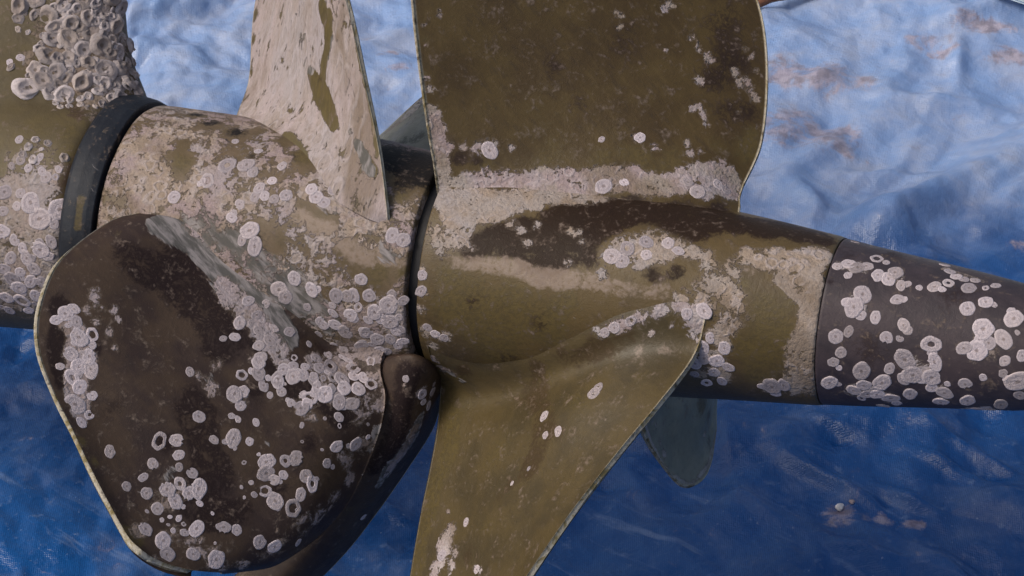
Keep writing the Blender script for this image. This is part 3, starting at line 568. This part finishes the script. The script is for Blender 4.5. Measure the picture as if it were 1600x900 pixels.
# lower blade, swung towards the camera
rows = [[(664, 515, 'h-.002'), (735, 532, 'h-.002'), (805, 526, 'h-.002'), (880, 500, 'h-.002'), (955, 478, 'h-.002'), (1035, 458, 'h-.002'), (1112, 452, 'h-.002')],
        [(672, 552, 'h+.001'), (740, 572, 'h+.001'), (812, 566, 'h+.001'), (888, 536, 'h+.001'), (962, 508, 'h+.001'), (1038, 487, 'h+.001'), (1104, 490, 'h+.001')],
        [(687, 600, .004), (745, 620, .015), (815, 612, .030), (890, 585, .046), (960, 560, .055), (1028, 548, .056), (1086, 551, .054)],
        [(684, 660, .008), (738, 675, .024), (800, 668, .042), (866, 650, .060), (926, 638, .072), (982, 632, .080), (1032, 625, .084)],
        [(672, 735, .016), (722, 742, .031), (776, 736, .048), (834, 726, .064), (884, 720, .078), (926, 716, .090), (964, 708, .098)],
        [(656, 815, .025), (700, 818, .038), (748, 814, .054), (796, 808, .070), (836, 804, .084), (868, 801, .097), (896, 796, .107)],
        [(640, 900, .034), (680, 902, .046), (722, 900, .060), (760, 898, .075), (790, 896, .089), (812, 895, .102), (830, 892, .113)],
        [(630, 975, .044), (664, 982, .054), (698, 984, .067), (726, 984, .081), (748, 982, .094), (764, 978, .105), (776, 970, .115)],
        [(640, 1035, .056), (664, 1044, .064), (688, 1048, .074), (708, 1048, .085), (724, 1044, .095), (736, 1036, .104), (744, 1024, .112)]]
bl = blade(rows, .012, M_bl_low, rp, .10, hub=hubr, nu=120, nv=110, edge_sides=(False, True, True), rim=.0020, wav=.0006)
bl.paint(crust=[(938, 520, 8), (955, 512, 10), (975, 505, 11), (1000, 495, 12), (1030, 485, 13), (1060, 480, 14), (1090, 485, 16), (1075, 500, 12), (1050, 510, 6, .8), (1020, 520, 5, .8), (1100, 505, 12), (1085, 525, 9, .8),
                (705, 828, 10), (700, 843, 13), (692, 860, 17), (712, 862, 9), (685, 880, 13), (705, 885, 12), (675, 898, 12), (728, 815, 6), (742, 888, 6), (750, 893, 6), (700, 800, 3, .9), (928, 612, 8, .8), (690, 575, 9), (672, 560, 9)],
         green=ln((684, 615, 10, 1.0), (670, 700, 14, 1.0), (655, 790, 14, 1.0), (640, 890, 14, 1.0)) + [(684, 620, 10), (720, 640, 25, .7), (850, 590, 36, .6), (780, 700, 36, .6), (900, 640, 30, .6), (760, 820, 30, .5), (1000, 590, 22, .5)],
         dark=ln((835, 600, 16, .55), (852, 655, 20, .65), (828, 735, 16, .6)) + ln((900, 560, 12, .8), (985, 528, 10, .7)) + [(835, 575, 14, .7), (875, 555, 16, .7), (820, 620, 14, .6), (850, 655, 20, .65), (870, 680, 16, .6), (825, 730, 16, .7), (800, 755, 12, .6), (780, 780, 14, .5), (930, 540, 16, .6), (985, 525, 14, .6), (720, 580, 14, .8), (735, 870, 16, .6)],
         worn=[(1000, 545, 14, .5), (1040, 545, 12, .5)], grey=[(690, 575, 9, .9), (720, 595, 7, .8), (705, 583, 6, .8)])
# far blade, only its lower lobe shows
rows = [[(1000, 480, -.035), (1010, 520, -.038), (1015, 570, -.036), (1000, 600, -.030)],
        [(1030, 470, -.060), (1020, 540, -.066), (1012, 610, -.068), (1006, 655, -.066)],
        [(1060, 465, -.085), (1045, 560, -.094), (1034, 650, -.098), (1030, 712, -.098)],
        [(1090, 470, -.110), (1075, 570, -.120), (1066, 670, -.126), (1064, 757, -.128)],
        [(1115, 480, -.135), (1105, 570, -.145), (1096, 665, -.151), (1094, 752, -.154)],
        [(1130, 490, -.155), (1122, 570, -.164), (1113, 650, -.170), (1113, 715, -.172)],
        [(1136, 500, -.168), (1128, 565, -.176), (1121, 625, -.182), (1120, 672, -.184)]]
bb = blade(rows, .010, M_bl_back, rp, .10, nu=70, nv=70)
bb.paint(crust=ln((1006, 652, 3, .8), (1016, 688, 3, .9), (1040, 738, 3.5, .9), (1078, 759, 3, .9), (1108, 728, 3, .9), (1119, 675, 3, .9)) + [(1030, 690, 5, .9), (1038, 710, 6, .9), (1045, 728, 6, .9), (1024, 665, 4, .8), (1100, 681, 5)], green=[(1100, 630, 14), (1108, 650, 10), (1098, 610, 12, .8)], dark=[(1070, 600, 20, .6), (1108, 690, 8, .7)], grey=[(1020, 660, 5, .8)])

# ---------------------------------------------------------------- cone
cone = thing('propeller_cone', 'dark plum grey tail cone dotted with white barnacle scars', 'propeller cone', t0=.26)
prof = [(T_END + .0004, .030), (T_END + .0004, .0484), (T_END + .0010, .0487), (.265, .0460), (.295, .0426), (.32, .0398), (.35, .0362), (.38, .0305), (.405, .0225), (.42, .016), (.428, .009), (.431, .002)]
V, Fc = revolve(prof, 200, 110)
body = Part('cone_body', V, Fc, M_cone, cone, .26)
body.paint(crust=ln((1310, 414, 6, .7), (1350, 418, 9, .8)) + [(1334, 480, 13, .8), (1345, 465, 10, .7), (1420, 575, 16, .75), (1445, 590, 16, .75), (1530, 545, 18, .8), (1536, 515, 14, .8), (1592, 596, 14, .8), (1475, 615, 12, .7)] + ln((1335, 610, 10, .8), (1370, 612, 13, .85), (1395, 626, 12, .85)) + ln((1480, 640, 7, .8), (1545, 638, 7, .8)) + ln((1480, 420, 6, .6), (1530, 440, 6, .6)) + [(1395, 432, 10, .7)],
           dark=[(1320, 390, 20, .6), (1400, 400, 20, .6), (1490, 470, 30, .5), (1360, 540, 30, .5), (1300, 440, 6, .9)])

# ---------------------------------------------------------------- barnacles
def barnacle_mesh(i, kind):
    r0 = random.Random(100 + i); ns = 26
    if kind == 'scar':
        kind2 = (i % 5) if i % 10 != 8 else 0; hole = kind2 in (1, 3)
        pr = [(0, .01 if hole else .05), (.14, .015 if hole else .05), (.26, .055), (.42, .045), (.60, .045), (.80, .06), (.93, .045), (1.0, .0), (1.0, -.12)]
        if kind2 == 3 and i % 2:                                          # worn to an open ring
            q = r0.uniform(.32, .5); pr = [(q * .98, -.10), (q, .0), (q + .06, .05), (q + .14, .06), (.72, .05), (.82, .065), (.93, .045), (1.0, .0), (1.0, -.12)]
    else:
        hh = r0.uniform(.2, .62)
        pr = [(0, .05), (.28, .10), (.52, hh * .75), (.60, hh), (.70, hh * .97), (.84, hh * .55), (.95, hh * .15), (1.05, 0), (1.05, -.2)]
    cut = r0.uniform(0, 6.28) if kind == 'scar' and i % 5 in (2, 4) and i % 2 else None
    ph = [r0.uniform(0, 6.28) for _ in range(5)]; am = [r0.uniform(.005, .036) for _ in range(5)]
    V = []; rad = []; Fc = []
    for (r, z) in pr:
        for k in range(ns):
            a = 2 * math.pi * k / ns
            f = 1 + sum(am[q] * math.sin((q + 2) * a + ph[q]) for q in range(5)) * (.5 if r < .3 else 1)
            if cut is not None: f *= 1 - .45 * max(0, math.cos(a - cut)) ** 3 * (.6 + .4 * math.sin(9 * a)) * (r > .3)          # a broken side
            if kind == 'shell': f *= (1 + .07 * abs(math.sin(3 * a + ph[0]))) * (1 + .22 * math.sin(a + ph[3]) * (r < .8)); zz = z * (1 + .22 * math.sin(3 * a + ph[1]) * (r < .7) + .1 * math.sin(7 * a))
            else: zz = z * (1 + .25 * math.sin(3 * a + ph[2]))
            V.append((r * f * math.cos(a), r * f * math.sin(a), zz)); rad.append(min(1, r))
    for i2 in range(len(pr) - 1):
        for k in range(ns):
            k2 = (k + 1) % ns
            if i2 == 0:
                Fc.append((k, ns + k, ns + k2)) if False else None
            Fc.append((i2 * ns + k, (i2 + 1) * ns + k, (i2 + 1) * ns + k2, i2 * ns + k2))
    # collapse the centre ring into one vertex
    if pr[0][0] > 0:
        V2, rad2 = V, rad
    else: V2 = [(0, 0, pr[0][1])] + V[ns:]; rad2 = [0.] + rad[ns:]
    F2 = [] if pr[0][0] <= 0 else Fc
    for f in (Fc if pr[0][0] <= 0 else []):
        g = [0 if q < ns else q - ns + 1 for q in f]; h = []
        for q in g:
            if q not in h: h.append(q)
        F2.append(h)
    me = mesh('barnacle', V2, F2, M_scar if kind == 'scar' else M_shell)
    at = me.attributes.new('rad', 'FLOAT', 'POINT'); at.data.foreach_set('value', np.array(rad2, np.float32))
    return me
SCARS = [barnacle_mesh(i, 'scar') for i in range(25)]
SHELLS = [barnacle_mesh(40 + i, 'shell') for i in range(8)]
def settle(part, spots, lib=SCARS, flat=1.0, tilt=.05, jit=0.0):
    for (px, py, r) in spots:
        d = lray(px, py); h = part.bvh.ray_cast(LC, d)
        if h[0] is None: continue
        p, n = h[0], h[1]
        if n.dot(d) > 0: n = -n
        rm = r * (p - LC).length / FOC * random.uniform(.95, 1.18)
        n2 = (n + Vector((random.uniform(-tilt, tilt), random.uniform(-tilt, tilt), random.uniform(-tilt, tilt)))).normalized()
        q = n2.to_track_quat('Z', 'Y').to_matrix() @ Matrix.Rotation(random.uniform(0, 6.28), 3, 'Z')
        o = bpy.data.objects.new('barnacle', random.choice(lib)); link(o, part.o)
        mm = q.to_4x4(); mm.translation = Vector(p) - Vector((part.t0, 0, 0))
        ex = random.uniform(.85, 1.2)
        o.matrix_local = mm @ Matrix.Diagonal((rm * ex, rm / ex, rm * flat * random.uniform(.8, 1.3), 1))
def scatter(n, boxes, r0, r1, seed, mind=.75):
    rr = random.Random(seed); out = []; tries = 0
    while len(out) < n and tries < n * 60:
        tries += 1; b = rr.choice(boxes)
        x = rr.gauss(b[0], b[2] * .55); y = rr.gauss(b[1], b[3] * .55); r = rr.uniform(r0, r1)
        if all(math.hypot(x - q[0], y - q[1]) > (r + q[2]) * mind for q in out): out.append((x, y, r))
    return out
settle(body, [(1308, 416, 8), (1326, 412, 11), (1340, 418, 13), (1354, 416, 10), (1325, 430, 7), (1372, 430, 11), (1388, 436, 12), (1399, 426, 12), (1408, 446, 8), (1418, 444, 6), (1370, 404, 10), (1385, 410, 6), (1348, 460, 13), (1334, 480, 16), (1324, 472, 9), (1345, 492, 8), (1368, 496, 10), (1402, 468, 10), (1412, 468, 6), (1412, 508, 10), (1418, 516, 7), (1385, 528, 11), (1406, 529, 6), (1306, 526, 12), (1326, 518, 8), (1314, 551, 9), (1302, 566, 8), (1311, 575, 5), (1346, 580, 14), (1296, 598, 12), (1308, 600, 7), (1414, 562, 16), (1390, 576, 9), (1426, 586, 16), (1412, 592, 10), (1442, 592, 10), (1456, 590, 15), (1460, 566, 12), (1455, 538, 14), (1457, 552, 7), (1460, 448, 10), (1482, 442, 9), (1472, 452, 6), (1514, 450, 12), (1512, 482, 12), (1540, 472, 12), (1553, 476, 6), (1584, 498, 13), (1580, 486, 6), (1536, 514, 18), (1568, 530, 14), (1526, 548, 17), (1506, 544, 12), (1545, 536, 11), (1530, 530, 9), (1570, 564, 9), (1536, 590, 7), (1568, 584, 8), (1574, 592, 6), (1590, 596, 17), (1597, 556, 8), (1508, 600, 11), (1512, 626, 12), (1564, 632, 12), (1594, 618, 10), (1476, 614, 13), (1456, 606, 9), (1470, 628, 11), (1422, 616, 11), (1378, 598, 14), (1350, 602, 12), (1334, 610, 11), (1356, 616, 12), (1370, 616, 11), (1392, 622, 14), (1380, 634, 11), (1402, 630, 10), (1346, 622, 8), (1480, 641, 12), (1500, 642, 12), (1528, 639, 10), (1545, 640, 9), (1484, 424, 9), (1476, 414, 7), (1494, 432, 8), (1506, 436, 8), (1524, 438, 7), (1540, 450, 6), (1556, 446, 7), (1450, 404, 6), (1336, 378, 7), (1318, 372, 6), (1436, 450, 5), (1590, 520, 4), (1480, 600, 5)])
settle(bn, [(102, 490, 11), (88, 500, 9), (120, 503, 10), (123, 527, 13), (110, 553, 13), (140, 557, 13), (123, 573, 13), (113, 590, 12), (142, 577, 14), (125, 605, 11), (117, 632, 15), (127, 660, 8), (140, 648, 8), (144, 618, 8), (172, 705, 10), (249, 689, 12), (276, 688, 12), (279, 711, 8), (239, 725, 9), (280, 730, 6), (224, 746, 7), (229, 771, 10), (261, 764, 13), (281, 756, 11), (274, 783, 13), (295, 771, 11), (310, 764, 14), (300, 739, 9), (246, 795, 11), (227, 826, 12), (255, 845, 14), (261, 866, 11), (307, 826, 12), (289, 832, 7), (349, 824, 11), (370, 828, 8), (302, 866, 10), (338, 874, 14), (311, 651, 10), (297, 581, 7), (334, 687, 8), (365, 685, 12), (366, 616, 14), (376, 634, 9), (380, 612, 10), (378, 586, 9), (198, 760, 7),
            (404, 566, 11), (404, 582, 11), (412, 602, 9), (434, 592, 11), (458, 588, 12), (474, 586, 10), (490, 594, 9), (484, 622, 12), (508, 616, 12), (470, 638, 12), (496, 606, 9), (530, 628, 11), (550, 631, 11), (526, 698, 11), (556, 694, 11), (511, 724, 7), (416, 722, 13), (416, 740, 14), (428, 750, 10), (414, 767, 9), (443, 742, 8), (446, 720, 10), (463, 716, 11), (478, 744, 10), (488, 756, 11), (470, 773, 9), (430, 783, 12), (458, 794, 12), (406, 847, 11), (429, 854, 11), (534, 592, 12), (538, 608, 9), (516, 572, 13), (552, 575, 13), (500, 575, 10), (466, 848, 6), (520, 590, 9), (568, 590, 9), (580, 600, 9), (400, 660, 6), (352, 690, 5), (372, 655, 6), (390, 690, 6), (362, 650, 5), (440, 612, 7), (455, 630, 7)])
settle(bn, scatter(56, [(118, 560, 26, 70), (400, 500, 40, 45), (520, 600, 60, 30), (480, 570, 70, 40)], 5, 11, 31, .8) + scatter(40, [(270, 800, 60, 60), (430, 760, 60, 60), (540, 660, 50, 60), (420, 590, 60, 40)], 2.5, 5, 32, 1.0))
settle(bh, [(660, 616, 8), (676, 612, 7), (670, 634, 8), (662, 628, 6), (634, 592, 5), (568, 808, 6)])
settle(hubf, [(362, 340, 9), (390, 360, 16), (398, 385, 13), (378, 375, 9), (460, 435, 12), (487, 453, 11), (436, 452, 13), (446, 464, 12), (525, 462, 11), (552, 463, 11), (505, 508, 9), (547, 493, 12), (540, 519, 13), (573, 520, 12), (585, 488, 12), (607, 477, 14), (610, 503, 13), (600, 490, 11), (613, 368, 12), (630, 375, 11), (577, 462, 10), (520, 297, 8), (494, 308, 12), (506, 316, 10), (553, 552, 14), (525, 550, 12), (570, 555, 11), (565, 540, 10), (590, 530, 11), (610, 530, 10), (595, 548, 10), (622, 540, 9), (625, 515, 9), (355, 258, 13), (324, 282, 11), (385, 258, 14), (395, 270, 9), (272, 308, 10), (612, 460, 8), (630, 470, 8), (560, 480, 8), (520, 490, 8), (480, 480, 7), (575, 500, 8)]
       + scatter(44, [(560, 500, 90, 50), (540, 520, 90, 50), (430, 290, 90, 40)], 5, 10, 5, .85))
settle(hubr, [(956, 400, 12), (980, 388, 12), (972, 408, 11), (1010, 378, 12), (1044, 380, 11), (1010, 398, 9), (1060, 392, 9), (1100, 560, 11), (1086, 568, 11), (1120, 564, 11), (1098, 544, 10), (1104, 598, 9), (1132, 544, 10), (1128, 596, 9), (1115, 582, 9), (1138, 574, 9), (1206, 604, 15), (1224, 602, 12), (1212, 615, 9), (1192, 604, 8), (1110, 528, 9), (1085, 585, 8), (660, 430, 8), (658, 455, 8), (680, 522, 8), (694, 528, 8), (668, 512, 8)])
settle(bu, [(943, 291, 12), (1090, 300, 11), (940, 218, 5), (1000, 215, 8), (1122, 288, 9), (1075, 285, 8), (765, 235, 12), (975, 285, 8), (1135, 296, 9)])
settle(bl, [(928, 614, 12), (934, 606, 9), (850, 650, 8), (872, 674, 8), (852, 680, 7), (826, 732, 4), (800, 755, 4), (728, 816, 7), (1074, 491, 10), (1100, 486, 12), (960, 512, 9), (945, 520, 8), (985, 502, 8), (745, 890, 8), (690, 868, 9)])
settle(housing, [(7, 300, 13), (48, 317, 16), (62, 342, 17), (93, 327, 15), (26, 322, 7), (32, 302, 8), (3, 363, 12), (23, 375, 10), (62, 390, 14), (42, 403, 12), (17, 403, 10), (53, 420, 12), (20, 437, 14), (72, 277, 10), (66, 268, 7), (30, 450, 12), (48, 440, 11), (10, 465, 11), (35, 470, 12), (55, 462, 10), (75, 400, 9), (80, 378, 9), (6, 420, 10), (35, 388, 9), (5, 330, 8), (85, 350, 7), (15, 485, 9), (45, 485, 9), (65, 440, 9), (32, 425, 9), (15, 97, 6), (32, 90, 7)] + scatter(26, [(40, 430, 55, 50), (50, 250, 50, 25)], 4, 8, 8))
settle(housing, scatter(74, [(120, 50, 60, 50), (130, 110, 55, 40), (165, 90, 40, 55), (110, 10, 60, 25), (90, 115, 30, 30), (185, 120, 25, 25)], 7, 18, 21, .66), SHELLS, .7, .3)
settle(housing, scatter(34, [(80, 120, 40, 40), (60, 60, 30, 60), (120, 165, 30, 14), (50, 235, 40, 20)], 3, 7, 23, 1.0), SHELLS, .8, .3)
settle(housing, scatter(40, [(150, 80, 60, 60), (195, 110, 20, 30), (160, 20, 30, 30)], 5, 9, 22, .7), SHELLS, 1.0, .4)

# ---------------------------------------------------------------- litter on the tarpaulin
def ground_hit(px, py):
    p = on_ground(px, py, .05)
    for _ in range(8):
        z = float(full_height(np.array([p.x]), np.array([p.y]))[0]); p = on_ground(px, py, z)
    return p
def lump(name, px, py, sx, sy, sz, col, label, cat, seed, rough=.8):
    bm = bmesh.new(); bmesh.ops.create_icosphere(bm, subdivisions=3, radius=1)
    r0 = random.Random(seed); ph = [r0.uniform(0, 6) for _ in range(6)]
    for v in bm.verts:
        c = v.co; f = 1 + .16 * math.sin(3 * c.x + ph[0]) * math.sin(2.5 * c.y + ph[1]) + .10 * math.sin(6 * c.y + ph[2] + 3 * c.z) + .05 * math.sin(13 * c.x + ph[3])
        v.co = Vector((c.x * sx * f, c.y * sy * f, c.z * sz * f))
    for f in bm.faces: f.smooth = True
    me = bpy.data.meshes.new(name); bm.to_mesh(me); bm.free(); me.materials.append(simple(name, col, rough, .3, 200, .5))
    o = link(bpy.data.objects.new(name, me)); o.location = ground_hit(px, py) + Vector((0, 0, sz * .6)); o.rotation_euler = (.1, .1, r0.uniform(0, 6))
    o['label'] = label; o['category'] = cat; return o
lump('shell_chip', 1312, 794, .0034, .0030, .0016, (.60, .57, .56), 'tiny white shell chip lying on the lower right of the tarp', 'shell fragment', 2)
lump('shell_chip', 1331, 785, .0020, .0018, .0012, (.36, .28, .27), 'tiny pinkish crumb just behind the white shell chip on the tarp', 'shell fragment', 3)
# weathered rod lying across the back of the sheet
def rod():
    p, q = ground_hit(1170, 18), ground_hit(1300, -14); d = q - p; L = d.length
    V = []; Fc = []; n = 24; ns = 12
    for i in range(n):
        f = i / (n - 1); c = p + d * f + Vector((0, 0, .006 + .003 * math.sin(5 * f)))
        r = .0055 * (1 - .25 * f) * (1 + .08 * math.sin(17 * f)) * (.4 if i in (0, n - 1) else 1)
        s = d.cross(Vector((0, 0, 1))).normalized()
        for k in range(ns):
            a = 6.2832 * k / ns; V.append(c + s * (r * math.cos(a)) + Vector((0, 0, 1)) * (r * math.sin(a)) - p)
    for i in range(n - 1):
        for k in range(ns): Fc.append((i * ns + k, i * ns + (k + 1) % ns, (i + 1) * ns + (k + 1) % ns, (i + 1) * ns + k))
    Fc += [tuple(range(ns)), tuple(range((n - 1) * ns, n * ns))]
    me = mesh('stick', V, Fc, simple('stick bark', (.20, .085, .045), .7, .3, 150, .6))
    o = link(bpy.data.objects.new('stick', me)); o.location = p
    o['label'] = 'reddish brown stick lying on the tarp beyond the upright blade'; o['category'] = 'stick'
rod()
def pale_sheet():
    a = ground_hit(1548, 5); n = 40; V = []; Fc = []; T = .002
    I, J = np.meshgrid(np.arange(n), np.arange(n), indexing='ij'); X = a.x + .6 * I / (n - 1); Y = a.y - .004 * I / (n - 1) + .6 * J / (n - 1)
    Z = full_height(X, Y) + .006 + .004 * np.sin(19 * X + 8 * Y) * np.sin(23 * Y - 4 * X)
    for lay in (T, 0.0): V += [(x - a.x, y - a.y, z + lay - a.z) for x, y, z in zip(X.ravel(), Y.ravel(), Z.ravel())]
    for b, fl in ((0, 0), (n * n, 1)):
        for i in range(n - 1):
            for j in range(n - 1):
                f = (b + i * n + j, b + (i + 1) * n + j, b + (i + 1) * n + j + 1, b + i * n + j + 1); Fc.append(f[::-1] if fl else f)
    for i in range(n - 1):
        for (p, q) in ((i * n, (i + 1) * n), (i * n + n - 1, (i + 1) * n + n - 1), (i, i + 1), ((n - 1) * n + i, (n - 1) * n + i + 1)):
            Fc.append((p, q, q + n * n, p + n * n))
    me = mesh('plastic_sheet', V, Fc, simple('pale cyan plastic', (.72, .84, .87), .4, .5, 12, .3, .06))
    o = link(bpy.data.objects.new('plastic_sheet', me)); o.location = a
    o['label'] = 'pale cyan plastic sheet whose edge shows in the top right corner'; o['category'] = 'plastic sheet'
pale_sheet()
